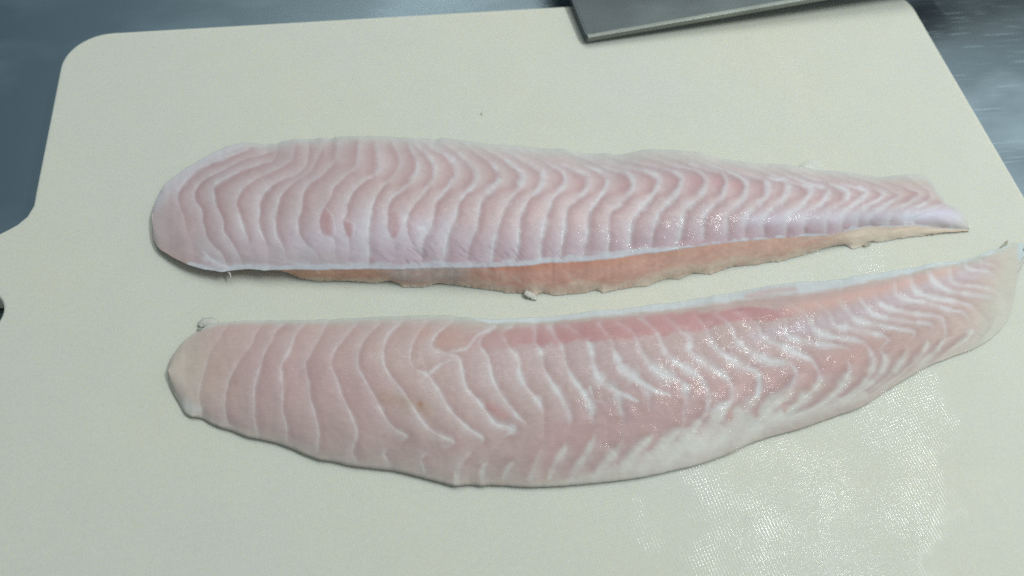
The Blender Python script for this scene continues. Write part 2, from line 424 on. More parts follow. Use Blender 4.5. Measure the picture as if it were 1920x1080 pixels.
    def blur2(A, sg_):
        A = A.reshape(len(xs), nt); k_ = 3; g_ = np.exp(-0.5 * (np.arange(-k_, k_ + 1) / sg_) ** 2); g_ /= g_.sum()
        for ax in (0, 1):
            Pd = np.pad(A, [(k_, k_) if a_ == ax else (0, 0) for a_ in (0, 1)], 'edge')
            A = sum(g_[i_] * np.take(Pd, np.arange(i_, i_ + A.shape[ax]), axis=ax) for i_ in range(2 * k_ + 1))
        return A.ravel()
    W = blur2(W, 0.8); D = blur2(D, 0.9)
    jf = blur2(_rng2[(fid * 7 + 3) % 512], 1.4); shade_fid[0] = jf
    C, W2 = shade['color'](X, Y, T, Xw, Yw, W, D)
    # relief in metres
    rel = G * 0.5e-3 + 0.6e-3 * fbm(X / 42, Y / 42, 3, 31) + 0.045e-3 * fbm(X / 9, Y / 9, 2, 41)
    rel *= np.clip(T * 12, 0, 1) * np.clip((1 - T) * 12, 0, 1) * np.clip(np.minimum(X - x0, x1 - X) / 30, 0, 1)
    H = HH.ravel() + rel
    Ptop = at(X, Y, H).reshape(len(xs), nt, 3)
    # side walls as further rows
    nb = 5
    rows = [Ptop]
    back = []
    for q in range(nb):
        f = (q + 1) / nb
        p = Ptop[:, 0].copy(); p[:, 2] = p[:, 2] * (1 - f) + 0.0002 * f; p[:, 1] -= 0.0006 * f; back.append(p)
    front = []; foot = at(xs, yW, 0.0003)
    if shade.get('under') is not None:
        u = shade['under'](xs); foot[:, 1] += u; 
    F0 = Ptop[:, -1]
    Xf = []; Tf = []
    yWs = smooth(yW, 30); foot_s = at(xs, np.where(bl > 0, yW * (1 - bl) + yWs * bl, yW), 0.0003)
    if shade.get('under') is not None: foot_s[:, 1] += u
    for q in range(nw):
        f = (q + 1) / nw; bul = math.sin(math.pi * f) * 0.0007
        p = F0 * (1 - f) + foot_s * f + (foot - foot_s) * f ** 9
        rough_ = fbm(xs / 12, np.full_like(xs, q * 0.35), 3, 51)
        p[:, 1] -= bul * (1 + rough_); p[:, 1] += 0.0009 * rough_ * math.sin(math.pi * min(1, f * 1.0))
        if shade.get('flap') is not None: p[:, 1] += shade['flap'](xs, f)
        front.append(p); Xf.append(xs); Tf.append(np.full_like(xs, f))
    allP = np.concatenate([np.stack(back[::-1], 1), Ptop, np.stack(front, 1)], 1)
    nr = allP.shape[1]; nc = len(xs)
    Cg = C.reshape(nc, nt, 3)
    Cb = np.repeat(Cg[:, :1], nb, 1) * 0.97
    Cf = shade['wall'](np.stack(Xf, 1), np.stack(Tf, 1), Cg[:, -1])
    CC = np.concatenate([Cb, Cg, Cf], 1).reshape(-1, 3)
    WW = np.concatenate([np.zeros((nc, nb)), W2.reshape(nc, nt), np.zeros((nc, nw))], 1).ravel()
    Vall = allP.reshape(-1, 3)
    fibx = np.concatenate([np.zeros((nc, nb)), XX, np.stack(Xf, 1)], 1).ravel()
    fiby = np.concatenate([np.zeros((nc, nb)), YY, np.stack(Tf, 1) * 60 + 900], 1).ravel()
    # rotate the fibre direction with the flakes
    fang = shade['fibre']
    FB = np.stack([fibx * math.cos(fang) + fiby * math.sin(fang), -fibx * math.sin(fang) + fiby * math.cos(fang), fibx * 0], 1) / 1000.0
    # faces
    I, J = np.meshgrid(np.arange(nc - 1), np.arange(nr - 1), indexing='ij')
    a = I * nr + J; quads = np.stack([a, a + 1, a + nr + 1, a + nr], -1).reshape(-1, 4)
    Jf = J.ravel(); If = I.ravel()
    fg = fid.reshape(nc, nt); lg = lid.reshape(nc, nt)
    jt = np.clip(Jf - nb, 0, nt - 1)
    gf = np.where(Jf < nb, 0, fg[If, jt]); gl = lg[If, jt]
    key = np.where(gl >= 0, 1000 + gl, gf)
    key = np.where(Jf < nb, fg[If, 0], key)
    key = np.where(Jf >= nb + nt - 1, 5000, key)
    if shade.get('strip') is not None:
        sm = shade['strip'](X, Y, T).reshape(nc, nt)[If, jt]
        key = np.where(sm & (Jf >= nb) & (Jf < nb + nt - 1), 6000, key)
    # smooth normals of the whole skin
    n = np.zeros_like(Vall); v = Vall
    fn = np.cross(v[quads[:, 2]] - v[quads[:, 0]], v[quads[:, 3]] - v[quads[:, 1]])
    if fn[nr * nc // 2][2] < 0: 
        quads = quads[:, ::-1]; fn = -fn
    for q in range(4): np.add.at(n, quads[:, q], fn)
    n /= np.linalg.norm(n, axis=1, keepdims=True) + 1e-20
    root = bpy.data.objects.new(name, None); col.objects.link(root)
    cen = Vall.mean(0); root.location = (float(cen[0]), float(cen[1]), 0.0)
    tag(root, label, 'fish fillet', group)
    names = {5000: 'cut_side', 6000: 'silver_skin'}
    for kk in np.unique(key):
        fs = quads[key == kk]
        if len(fs) < 8: 
            # slivers join the neighbouring flake
            continue
        nm = names.get(int(kk), 'white_membrane' if kk >= 1000 else 'muscle_flake')
        u, inv = np.unique(fs, return_inverse=True); inv = inv.reshape(fs.shape)
        me = bpy.data.meshes.new(nm)
        me.vertices.add(len(u)); me.vertices.foreach_set('co', (Vall[u] - np.array(root.location)).ravel())
        me.loops.add(fs.size); me.loops.foreach_set('vertex_index', inv.ravel().astype(np.int32))
        me.polygons.add(len(fs)); me.polygons.foreach_set('loop_start', np.arange(len(fs), dtype=np.int32) * 4)
        me.polygons.foreach_set('loop_total', np.full(len(fs), 4, np.int32))
        me.polygons.foreach_set('use_smooth', np.ones(len(fs), bool))
        me.update(calc_edges=True)
        ca = me.attributes.new('Col', 'FLOAT_COLOR', 'POINT'); ca.data.foreach_set('color', np.concatenate([CC[u], np.ones((len(u), 1))], 1).astype(np.float32).ravel())
        wa = me.attributes.new('white', 'FLOAT', 'POINT'); wa.data.foreach_set('value', WW[u].astype(np.float32))
        fa = me.attributes.new('fib', 'FLOAT_VECTOR', 'POINT'); fa.data.foreach_set('vector', FB[u].astype(np.float32).ravel())
        me.normals_split_custom_set_from_vertices(n[u].tolist())
        link_mesh(nm, me, root, FLESH)
    # underside: a strip between both feet
    b0 = allP[::4, 0]; f0 = allP[::4, -1]; m = len(b0)
    vs = np.vstack([b0, f0]) - np.array(root.location)
    me = bpy.data.meshes.new('underside'); me.from_pydata(vs.tolist(), [], [(i, i + 1, m + i + 1, m + i) for i in range(m - 1)])
    ca = me.attributes.new('Col', 'FLOAT_COLOR', 'POINT'); ca.data.foreach_set('color', np.tile([0.5, 0.45, 0.42, 1.0], 2 * m).astype(np.float32))
    link_mesh('underside', me, root, FLESH)
    return root

# ---------------- rear fillet
A_ = (280, 250); B_ = (680, 250); C_ = (1040, 270); D_ = (1400, 280)
L1 = [parse(s, *o) for s, o in [
 ("740,115,3 560,185,4 420,235,6 300,320,6 220,430,3 215,520,2 255,620,1.5 275,720,1 310,800,0 330,900,0 340,1010,0", A_),
 ("880,150,2 700,195,2 520,290,3 400,350,3 340,430,3 345,510,3 390,580,3 400,680,2.5 430,780,2 480,850,2 540,900,2 570,970,2 600,1020,0", A_),
 ("960,110,0 930,200,2 830,225,3 640,300,3.5 520,360,4 480,430,4 500,550,3 540,640,3 560,750,3 600,800,3 660,900,2 700,1000,1", A_),
 ("1090,90,2 1060,200,2 940,270,2.5 800,340,2.5 700,410,3 650,500,3 660,580,3 690,680,5 720,760,5 760,860,0 800,1000,0", A_),
 ("1190,80,2 1180,220,2 1100,310,2 950,370,3 860,440,4 820,560,4 820,700,4 850,780,4 880,840,1 900,1000,0", A_),
 ("1290,80,3 1280,150,2 1200,290,2 1080,370,2.5 1000,440,3 960,540,3 940,640,4 950,760,4 1000,850,2 1040,1000,0", A_),
 ("1410,80,3 1390,200,2 1300,310,2 1200,370,3.5 1145,460,3 1140,560,4 1110,650,4 1120,750,3 1170,830,2 1250,900,1 1290,1000,0", A_),
 ("1570,90,3 1560,230,2 1450,340,2 1380,400,3 1340,500,2 1290,590,3 1270,680,3 1300,760,2 1380,800,2 1400,1000,0", A_),
 ("1700,90,3 1720,230,5 1680,310,2.5 1560,400,3 1490,500,3 1475,600,3 1450,650,3 1455,720,3 1490,790,2 1500,1000,0", A_),
 ("230,90,3 280,180,3 260,280,2 150,400,3 95,480,3 60,560,4 40,700,7 40,850,7 40,1000,3", B_),
 ("350,90,3 410,220,4 400,300,5 310,410,3 220,480,3 190,560,3 180,680,3 200,770,2 240,830,1 240,1000,0", B_),
 ("400,85,3 480,160,4 540,230,3.5 540,320,3.5 480,410,3 400,510,2.5 330,620,4 320,700,4 360,820,2 420,900,1 470,1000,0", B_),
 ("480,80,3 640,170,5 700,240,7 700,320,6 620,430,3.5 545,520,3 530,620,3 500,720,10 450,820,5 440,1000,0", B_),
 ("600,70,2 720,150,4 800,230,4 860,300,7 840,380,6 760,460,4 710,540,3 690,640,5 650,720,6 620,820,8 610,1000,6", B_),
 ("760,80,2 860,150,3 960,220,3 1040,310,8 1000,380,6 900,480,6 870,560,5 850,700,5 800,830,4 790,920,2 830,1000,1", B_),
 ("860,80,2 980,150,3 1100,220,4 1200,310,6 1180,400,6 1090,510,6 1045,600,5 1010,700,6 980,820,5 960,960,4", B_),
 ("980,90,2 1130,160,3 1250,230,4 1350,300,7 1340,400,5 1250,490,4 1200,560,4 1170,680,5 1160,850,4 1130,960,3", B_),
 ("1140,110,2 1300,170,2 1420,240,3 1510,300,5 1510,390,4 1430,480,5 1390,560,5 1360,680,7 1330,820,5 1330,950,4", B_),
 ("1250,120,2 1400,190,2 1560,260,4 1680,310,6 1690,400,5 1600,500,5 1530,560,5 1510,700,5 1490,830,5 1480,930,4", B_),
 ("1340,120,2 1540,200,2 1700,250,4 1830,310,6 1830,400,4 1760,500,4 1690,600,6 1680,750,5 1650,900,6", B_),
 ("100,60,2 280,130,3 420,190,4 560,230,5 590,330,4 500,430,5 420,510,5 400,600,4 400,700,4 390,800,3", C_),
 ("240,70,2 420,150,4 600,185,4 780,240,5 770,330,5 690,430,6 620,510,6 570,600,6 560,750,5", C_),
 ("400,90,2 560,130,3 760,170,3 940,230,4 950,300,4 900,390,6 800,490,6 760,560,5 740,640,3 720,770,2", C_),
 ("560,60,2 740,110,2 900,160,3 1090,210,3 1140,290,3 1080,400,8 980,490,7 950,590,6 930,700,4 890,780,2", C_),
 ("760,60,2 950,120,3 1110,180,4 1240,210,3 1290,280,3 1260,390,6 1150,490,6 1110,560,5 1110,680,3 1100,750,0", C_),
 ("960,80,2 1120,140,3 1280,200,4 1400,250,4 1445,310,4 1420,400,6 1330,490,6 1290,560,4 1290,720,2", C_),
 ("1120,110,2 1300,180,2 1450,240,4 1560,260,5 1600,310,6 1580,400,6 1480,490,6 1430,560,4 1420,710,2", C_),
 ("1280,130,2 1480,190,2 1640,260,4 1730,270,5 1755,330,7 1710,420,7 1610,500,6 1560,570,4 1560,690,2", C_),
 ("0,130,2 180,190,3 330,250,4 460,280,5 470,340,7 400,430,6 310,490,6 290,560,4 290,640,2", D_),
 ("160,140,2 320,200,3 480,260,4 610,300,5 600,360,6 520,440,6 450,480,5 430,560,4 430,640,2", D_),
 ("300,150,2 460,210,3 620,260,3 750,310,5 740,370,6 660,440,5 600,490,4 590,560,3 590,640,2", D_),
 ("460,180,2 620,230,2 760,270,3 890,310,5 880,360,5 800,420,5 720,480,4 710,560,3 710,630,2", D_),
 ("620,180,2 800,240,2 940,290,2 1030,330,4 1000,370,4 900,430,5 840,480,5 830,540,3 830,620,2", D_),
 ("780,200,2 960,250,2 1100,320,2 1140,350,3 1060,410,5 980,460,5 920,510,4 920,600,2", D_),
 ("960,210,1 1140,270,1 1290,330,3 1240,390,5 1150,440,5 1080,490,5 1050,590,3", D_),
 ("1200,200,1 1330,290,1 1380,350,2 1330,410,4 1230,450,5 1200,500,6 1180,590,4", D_),
 ("1400,250,1 1480,380,1 1420,440,5 1300,490,8 1240,520,8 1260,590,4", D_),
]]
X1 = [parse(s, *o) for s, o in [
 ("1330,560,1.5 1385,640,2 1395,760,2", A_), ("1470,640,1.5 1540,690,2 1530,770,2", A_),
 ("240,570,1.5 310,600,2 310,700,2 240,800,1.5", B_),
 ("400,880,2 500,960,3 600,1000,2", A_), ("420,930,8 520,970,8 600,1000,5", A_),
 ("420,700,4 470,720,9 440,800,5", B_)]]
T1 = chain(("20,600 30,560 70,470 110,390 190,320 280,260 380,200 490,140 600,95 700,70 800,75 880,85 960,80 1000,60 1100,42 1200,45 1280,35 1360,40 1400,28 1500,25 1660,22 1800,25 1900,30", *A_),
  ("320,32 420,42 500,38 540,50 600,35 760,50 860,70 960,80 1100,90 1200,98 1300,105 1400,115 1500,115 1600,140 1680,155 1700,155", *B_),
  ("270,75 320,75 380,68 440,80 540,72 640,48 740,40 880,45 1000,52 1100,65 1200,100 1300,118 1400,130 1500,142 1600,150 1750,155", *C_),
  ("330,115 380,130 560,155 700,165 850,185 1000,210 1100,198 1290,188 1360,210 1400,260 1430,320 1480,370 1500,410 1560,430 1620,470 1655,510 1665,560 1667,600", *D_))
F1 = chain(("20,600 25,780 60,850 110,890 170,930 270,980 330,1000 420,1025 560,1042 650,1025 740,1018 860,1030 960,1025 1100,1020 1300,1022 1600,1015 1900,1018", *A_),
  ("320,1012 500,1008 800,1005 1000,1000 1250,985 1420,960", *B_),
  ("0,885 240,872 460,850 600,825 800,805 1000,775 1200,745 1400,725 1430,722", *C_),
  ("200,662 400,650 600,640 800,600 900,575 1100,580 1260,565 1400,585 1500,590 1600,598 1667,601", *D_))
W1 = np.array([(285, 408), (292, 448), (310, 475), (350, 497), (390, 508), (430, 512), (480, 508), (515, 508), (540, 518), (575, 524), (600, 528), (640, 526), (705, 531), (734, 524), (753, 538), (796, 538), (821, 530), (867, 537), (919, 543), (951, 549), (985, 549), (1000, 557), (1016, 548), (1039, 554), (1101, 548), (1120, 543), (1130, 549), (1166, 541), (1214, 536), (1247, 523), (1273, 523), (1299, 512), (1331, 514), (1377, 499), (1420, 496), (1443, 491), (1463, 490), (1515, 475), (1572, 459), (1584, 459), (1598, 467), (1624, 458), (1634, 452), (1647, 455), (1673, 449), (1716, 444), (1756, 439), (1807, 432), (1817, 431)], float)

GREYPINK = alb(175, 158, 160); PINK = alb(186, 160, 160); DARK = alb(161, 134, 137); WHITE = alb(196, 203, 208)
def side1(x, y):
    yc = np.interp(x, [550, 620, 750, 1000, 1300, 1500, 1800], [200, 300, 350, 355, 366, 372, 385])
    s = np.where(x < 560, -1.0, 1 - 2 * sstep(-10, 14, y - yc))
    return s
def color1(x, y, t, xw, yw, W, D):
    n = len(x); big = fbm(x / 60, y / 60, 3, 61); sm = fbm(x / 6, y / 6, 2, 71)
    C = np.tile(GREYPINK, (n, 1))
    C = lerp(C, PINK, sstep(500, 1000, x))
    C = lerp(C, alb(178, 152, 150), blob(x, y, [(900, 330, 30), (1150, 335, 26), (1350, 345, 26), (1600, 365, 18)], 0.55))
    C = lerp(C, alb(187, 140, 142), blob(x, y, [(1240, 330, 16), (1330, 330, 26), (1400, 345, 20)], 0.75))
    C = lerp(C, alb(171, 152, 138), blob(x, y, [(700, 355, 22), (850, 330, 25), (950, 330, 20)], 0.30))
    # lilac tissue film plus wet sheen, both put into the colour, along the front half
    film_sheen = sstep(0.52, 0.85, t) * sstep(330, 480, x)
    C = lerp(C, alb(180, 166, 180), film_sheen * 0.55)
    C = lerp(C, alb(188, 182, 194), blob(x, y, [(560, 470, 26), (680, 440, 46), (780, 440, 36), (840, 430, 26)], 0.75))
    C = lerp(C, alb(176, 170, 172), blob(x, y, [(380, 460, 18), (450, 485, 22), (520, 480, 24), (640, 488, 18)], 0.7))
    C = lerp(C, alb(178, 170, 162), sstep(1560, 1760, x) * 0.8)
    C = C * (1 + 0.10 * big + 0.05 * sm)[:, None]
    C = lerp(C, DARK * (1 + 0.05 * big)[:, None] if False else DARK, np.clip(D * np.interp(x, [400, 700, 1000, 1200], [0.95, 0.80, 0.85, 1.1]), 0, 1) * (1 - 0.35 * film_sheen))
    C = lerp(C, DARK * np.array([1.12, 0.98, 0.98]), blob(x, y, [(613, 405, 10), (614, 420, 12), (614, 432, 8)], 0.8))
    C = lerp(C, DARK * np.array([1.10, 0.98, 0.98]), blob(x, y, [(653, 422, 9), (654, 438, 6)], 0.8))
    C = lerp(C, DARK * np.array([1.10, 0.98, 0.98]), blob(x, y, [(741, 405, 10), (742, 425, 12), (740, 440, 6)], 0.85))
    Wc = np.clip(W * (0.88 + 0.4 * sm), 0, 1) * np.where(x < 620, 0.78, 0.86) * (0.78 + 0.22 * sstep(0.0, 0.2, t))
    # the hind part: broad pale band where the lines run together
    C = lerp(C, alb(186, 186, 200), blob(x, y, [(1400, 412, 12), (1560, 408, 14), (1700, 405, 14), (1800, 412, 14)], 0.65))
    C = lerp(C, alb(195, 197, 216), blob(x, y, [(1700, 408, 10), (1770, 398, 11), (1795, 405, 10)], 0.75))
    C = lerp(C, WHITE, Wc * 0.92)
    # back rim: thin and greenish pale
    rim = np.exp(-(t / np.interp(x, [285, 700, 1000, 1300, 1800], [0.03, 0.05, 0.09, 0.10, 0.12])) ** 1.5)
    C = lerp(C, alb(176, 190, 186), rim * 0.75)
    C = lerp(C, alb(184, 184, 178), blob(x, y, [(1180, 288, 10), (1260, 290, 14), (1340, 298, 10)], 0.4))
    left = sstep(330, 290, x)
    C = lerp(C, alb(172, 166, 166), left * 0.6)
    C = lerp(C, alb(186, 188, 194), blob(x, y, [(292, 380, 14), (310, 350, 20), (350, 318, 14), (400, 290, 9), (450, 272, 5)], 0.8))
    C = lerp(C, alb(176, 158, 152), blob(x, y, [(300, 470, 12), (330, 488, 12), (360, 500, 8)], 0.7))
    # white fat along the front ridge
    dF = np.interp(x, F1[:, 0], F1[:, 1]) - y
    wd = np.interp(x, [350, 400, 520, 700, 900, 1040, 1150, 1260, 1300], [0, 10, 12, 13, 10, 10, 13, 6, 1])
    nz = 13 * fbm(x / 17, y / 6, 3, 81)
    fat = 1 - sstep(wd * 0.45, wd * 1.1 + 2, dF + nz)
    C = lerp(C, alb(190, 202, 209), fat * (0.70 + 0.5 * fbm(x / 14, y / 6, 2, 83)) * (wd > 0.5))
    # worn fibres drifting down to the ridge
    st = sstep(0.12, 0.3, fbm((x + 0.9 * y) / 22, (y - x * 0.9) / 3.5, 2, 91)) * sstep(440, 470, y) * sstep(1180, 980, x) * sstep(640, 760, x)
    C = lerp(C, alb(150, 130, 146), st * 0.5)
    C = lerp(C, alb(184, 192, 184), sstep(1775, 1815, x) * 0.7)
    jit = 0.96 + 0.08 * shade_fid[0]; C = C * jit[:, None] * np.array([1.10, 1.10, 1.07])
    g_ = C @ np.array([0.25, 0.6, 0.15]); C = C * 0.93 + g_[:, None] * 0.07 * np.array([[1.0, 1.0, 1.0]])
    return np.clip(C, 0.02, 0.95), np.clip(W, 0, 1)
def wall1(x, f, cref):
    n = fbm(x / 26, f * 3, 3, 95); n2 = fbm(x / 7, f * 8, 2, 97)
    c = np.zeros(x.shape + (3,))
    peach = alb(208, 176, 158); tan_ = alb(206, 196, 176); deep = alb(206, 164, 147); pale = alb(206, 203, 184)
    a = sstep(1000, 1420, x)[..., None]; c[:] = deep * (1 - a) + peach * a
    b = sstep(1450, 1640, x)[..., None]; c = c * (1 - b) + tan_ * b
    z = (1 - sstep(560, 900, x))[..., None]; c = c * (1 - z) + alb(190, 154, 130) * z
    lo = (sstep(0.45, 1.0, f + n * 0.5) * 0.75)[..., None]; c = c * (1 - lo) + pale * lo
    hi = (sstep(0.22, 0.0, f) * sstep(1450, 1650, x))[..., None]; c = c * (1 - hi) + alb(190, 182, 172) * hi
    ora = (sstep(0.3, 0.0, f) * (1 - a[..., 0]) * sstep(880, 940, x))[..., None]; c = c * (1 - 0.6 * ora) + alb(205, 140, 112) * 0.6 * ora
    # white membrane flap hanging over the cut near the middle
    m = (sstep(690, 760, x) * (1 - sstep(860, 905, x + f * 20)) * (1 - sstep(0.5, 0.85, f + n * 0.6 - (x - 800) / 500)))[..., None]
    c = c * (1 - 0.75 * m) + alb(186, 182, 176) * 0.75 * m
    st = (sstep(0.10, 0.28, fbm((x - f * 60) / 20, f * 2 + x / 90, 2, 99)) * sstep(1150, 1050, x) * 0.45)[..., None]
    c = c * (1 - st) + alb(206, 186, 170) * st
    fb = fbm((x + f * 50) / 34, (f * 9 + x / 30), 3, 103); pk_ = sstep(0.05, 0.3, fb)[..., None] * 0.35
    c = c * (1 - pk_) + alb(204, 150, 138) * pk_
    return np.clip(c * (1 + 0.24 * n + 0.16 * n2)[..., None], 0.02, 0.95)
def prof1(t, x):
    return np.clip(1 - np.abs(1 - t / 0.62) ** 2.3, 0, 1) * (t < 0.62) + (t >= 0.62) * np.clip(1 - ((t - 0.62) / 0.38) ** 2.0, 0, 1)
heights1 = (([285, 400, 700, 1100, 1500, 1817], [2.0, 2.2, 2.6, 2.4, 1.6, 0.8]),
            ([285, 330, 420, 700, 1000, 1300, 1500, 1650, 1817], [2.2, 3.6, 4.4, 7.0, 10.0, 10.5, 7.5, 4.0, 0.9]),
            ([285, 340, 420, 700, 1000, 1300, 1500, 1650, 1780, 1817], [3.0, 6.0, 9.0, 13.0, 15.5, 15.0, 12.0, 8.0, 4.0, 1.4]))
def under1(xs): return np.interp(xs, [285, 340, 480, 530, 560], [0.0034, 0.0045, 0.0042, 0.002, 0.0])
shade1 = dict(side=side1, strength=lambda w, x: np.clip((w - 0.7) / 3.3, 0, 1) ** 0.8, soft=0.62, cmin=0.62, fade=10.0, bulge=lambda x, y: 0.10 + 0.17 * sstep(370, 410, y) * sstep(700, 900, x), wscale=lambda x: np.interp(x, [300, 900, 1200, 1700], [0.9, 1.0, 1.2, 1.1]), color=color1, wall=wall1, under=under1, ragged=1.0, fibre=0.35)
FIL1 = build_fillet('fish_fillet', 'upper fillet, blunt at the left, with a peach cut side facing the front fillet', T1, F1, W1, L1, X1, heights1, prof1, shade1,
             group='raw white fish fillets on the cutting board')

# ---------------- front fillet
P1 = (300, 580); P2 = (600, 660); P3 = (720, 580); P4 = (1040, 560); P6 = (1440, 440); P7 = (1400, 560)
L2 = [parse(s, *o) for s, o in [
 ("500,120,2 440,220,1.5 370,330,1.5 320,500,3 290,640,3 310,780,2", P1),
 ("780,100,1 715,180,2 690,250,2 600,370,1.5 530,490,3 495,600,3 485,720,5 495,820,5 530,880,2", P1),
 ("920,110,3 850,190,2.5 840,230,2 780,330,3 735,480,4 705,590,4 705,720,5 715,850,5 730,950,4", P1),
 ("1080,110,3 1010,190,3 970,310,4 915,400,3 905,480,4 920,620,4 915,760,4 945,880,5 950,980,5", P1),
 ("1250,100,2 1200,200,2 1140,310,3 1090,400,3 1110,540,3 1120,640,4 1160,780,4 1190,930,4 1180,1050,7", P1),
 ("1480,100,2 1380,210,3 1300,330,3 1285,420,2 1320,520,3 1370,660,4 1440,810,4 1475,930,3 1440,1060,4 1460,1130,7", P1),
 ("1640,110,2 1530,220,3 1480,360,3 1500,470,3 1560,570,4 1620,680,4 1680,800,4 1760,900,5 1850,950,5 1750,1020,0 1680,1080,4 1720,1160,6", P1),
 ("1800,100,5 1700,210,3 1670,370,4 1710,480,3 1800,590,3.5 1880,700,3.5 1950,820,5 2010,890,5 2100,950,7 2200,1000,4 2040,1060,0 1960,1120,5 1980,1220,5", P1),
 ("330,90,2 250,180,2 200,300,3 200,390,2 240,450,1.5 330,500,5 400,600,5 470,720,5 540,810,4 640,900,5 740,970,4 690,1030,0 560,1180,6 540,1250,9 540,1290,9", P3),
 ("520,90,2 410,170,3 360,240,4 370,300,5 460,330,3 560,370,4 590,480,4 620,590,4 700,680,5 770,780,5 840,860,6 960,900,9 900,960,1 800,1100,0 740,1190,5 740,1280,4", P3),
 ("830,130,4 740,200,3 720,270,2 780,370,4 800,480,4 850,600,5 920,700,5 1000,800,4 1080,900,0 1000,1100,0 935,1180,5 900,1260,4", P3),
 ("960,130,3 890,170,2 930,280,2 1000,360,4 1020,500,4.5 1080,600,5 1160,690,6 1190,800,2 1190,1000,1 1150,1120,3 1100,1270,5", P3),
 ("1130,110,3 1140,250,2 1180,330,4.5 1190,420,2 1250,540,5 1330,660,5.5 1390,790,6 1400,880,0 1370,960,0 1350,1060,5 1290,1150,6.5 1240,1260,5", P3),
 ("1240,130,4 1290,220,3 1340,290,3 1370,430,3 1430,540,5 1510,640,6 1550,720,6 1560,800,4 1580,900,1 1570,980,3 1520,1080,7 1450,1180,7 1410,1280,5", P3),
 ("80,190,3 210,290,2 270,360,6 290,500,4 340,600,7 460,690,7 490,820,5 510,900,2 510,1000,1 500,1060,1 480,1120,6 400,1210,7 310,1340,6", P4),
 ("330,190,3 420,310,2 450,400,4 520,530,7 620,600,7 690,680,6 710,780,2.5 750,900,1 740,1000,1 690,1070,6 600,1160,8 520,1290,6", P4),
 ("480,180,3 600,270,2 650,400,4 760,530,8 880,590,7 970,640,6 985,720,4.5 970,820,2 960,950,2 900,1020,6 820,1100,9 740,1190,12 660,1280,12", P4),
 ("640,150,3 760,250,3 830,400,4 930,490,7 1050,560,6 1110,620,4 1150,710,4 1140,850,3 1090,920,5 1000,1040,12 900,1160,15 820,1260,15", P4),
 ("850,150,3 940,240,3 1010,290,6 1020,400,5 1140,490,8 1260,570,6 1320,640,4 1320,760,4 1240,850,10 1170,960,12 1100,1060,16 1020,1200,16", P4),
 ("1060,130,2 1140,230,3 1190,350,4 1300,440,8 1420,510,6.5 1520,560,4 1530,700,5 1480,780,9 1380,900,14 1280,1040,14 1180,1160,14", P4),
 ("1200,110,2 1320,210,3 1380,330,5 1500,420,9 1620,470,7 1760,490,4.5 1810,560,3 1780,650,7 1730,720,9 1640,780,10 1560,880,12 1460,1000,14 1380,1080,14", P4),
 ("-80,100,2 60,170,2 130,290,6 280,360,7 400,420,6 490,465,4 540,560,2 540,640,6 440,740,8 380,800,8 250,880,9 120,960,10", P7),
 ("180,60,2 290,150,2 300,270,5 430,320,6 620,350,4.5 770,375,2 750,450,1 770,540,4 720,640,7 640,730,6 500,830,5 300,900,5", P7),
 ("340,40,2 450,130,2 520,240,5 640,285,5 800,310,4.5 900,350,2 950,470,6 930,560,7 870,650,5 700,770,4 560,840,3", P7),
 ("520,30,2 620,110,2 660,200,6 800,225,6 950,260,5 1060,300,3 1010,380,2 1045,470,7 980,590,6 860,680,5 740,770,4", P7),
 ("700,10,2 760,90,4 840,170,6 1000,200,5 1130,225,4.5 1260,255,3 1210,330,1 1195,400,4 1160,480,6 1060,590,5 940,680,4 800,770,3", P7),
 ("840,-10,2 900,60,4 960,120,5 1080,150,5 1220,175,4.5 1390,195,3 1360,280,1 1345,360,5 1280,460,7 1160,560,5 1020,660,4 900,730,3", P7),
 ("960,-30,2 1000,30,5 1060,70,5 1200,100,5 1320,120,4.5 1460,145,3 1490,270,3 1440,370,6 1340,460,6 1220,560,3 1100,640,2", P7),
 ("950,350,2 960,440,5 1040,485,5 1200,510,5 1350,560,4.5 1470,590,3 1520,680,1 1520,730,5 1480,790,5 1380,850,4 1250,950,3", P6),
 ("1060,300,2 1100,400,6 1170,450,5 1300,480,5 1480,520,4 1570,580,1 1640,650,3 1600,720,2 1500,810,3 1420,870,1", P6),
 ("1200,260,2 1240,350,6 1330,410,5 1460,440,4.5 1680,480,3 1730,560,0 1700,650,1.5 1620,770,2", P6),
 ("1360,230,2 1370,320,5 1420,370,4 1640,400,3.5 1760,470,1 1780,600,0 1720,720,0", P6),
 ("1480,190,2 1500,250,4 1640,275,4 1720,330,1 1790,450,0 1800,560,0", P6),
 ("1560,150,2 1600,205,3 1700,230,2 1800,330,0 1840,420,0", P6),
]]
X2 = [parse(s, *o) for s, o in [
 ("500,320,2 620,290,3 700,200,3 830,130,4", P3), ("330,490,5 450,400,2 560,370,2", P3),
 ("440,670,4 540,730,6 620,770,3", P4), ("480,520,6 650,630,8 760,690,6 880,720,2", P4),
 ("270,660,3 300,760,1.5 370,770,1.5", P4),
 ("300,1000,0 1200,1150,0", P4)]]
T2 = chain(("60,462 62,432 70,400 84,368 105,332 135,290 172,245 240,190 300,150 360,118 420,102 560,90 680,85 900,85 1100,80 1300,75 1500,65 1700,55 1900,48", *P1),
  ("340,45 500,48 600,58 700,68 800,75 900,72 1100,60 1270,57", *P3),
  ("0,135 160,110 320,88 500,75 640,60 760,40 900,30 1000,8 1300,-40 1590,-95", *P4),
  ("0,384 200,360 400,345 560,335 640,310 800,290 960,268 1100,245 1260,208 1340,204 1440,195 1560,160 1720,110 1760,92 1820,68 1870,60 1920,66", *P6))
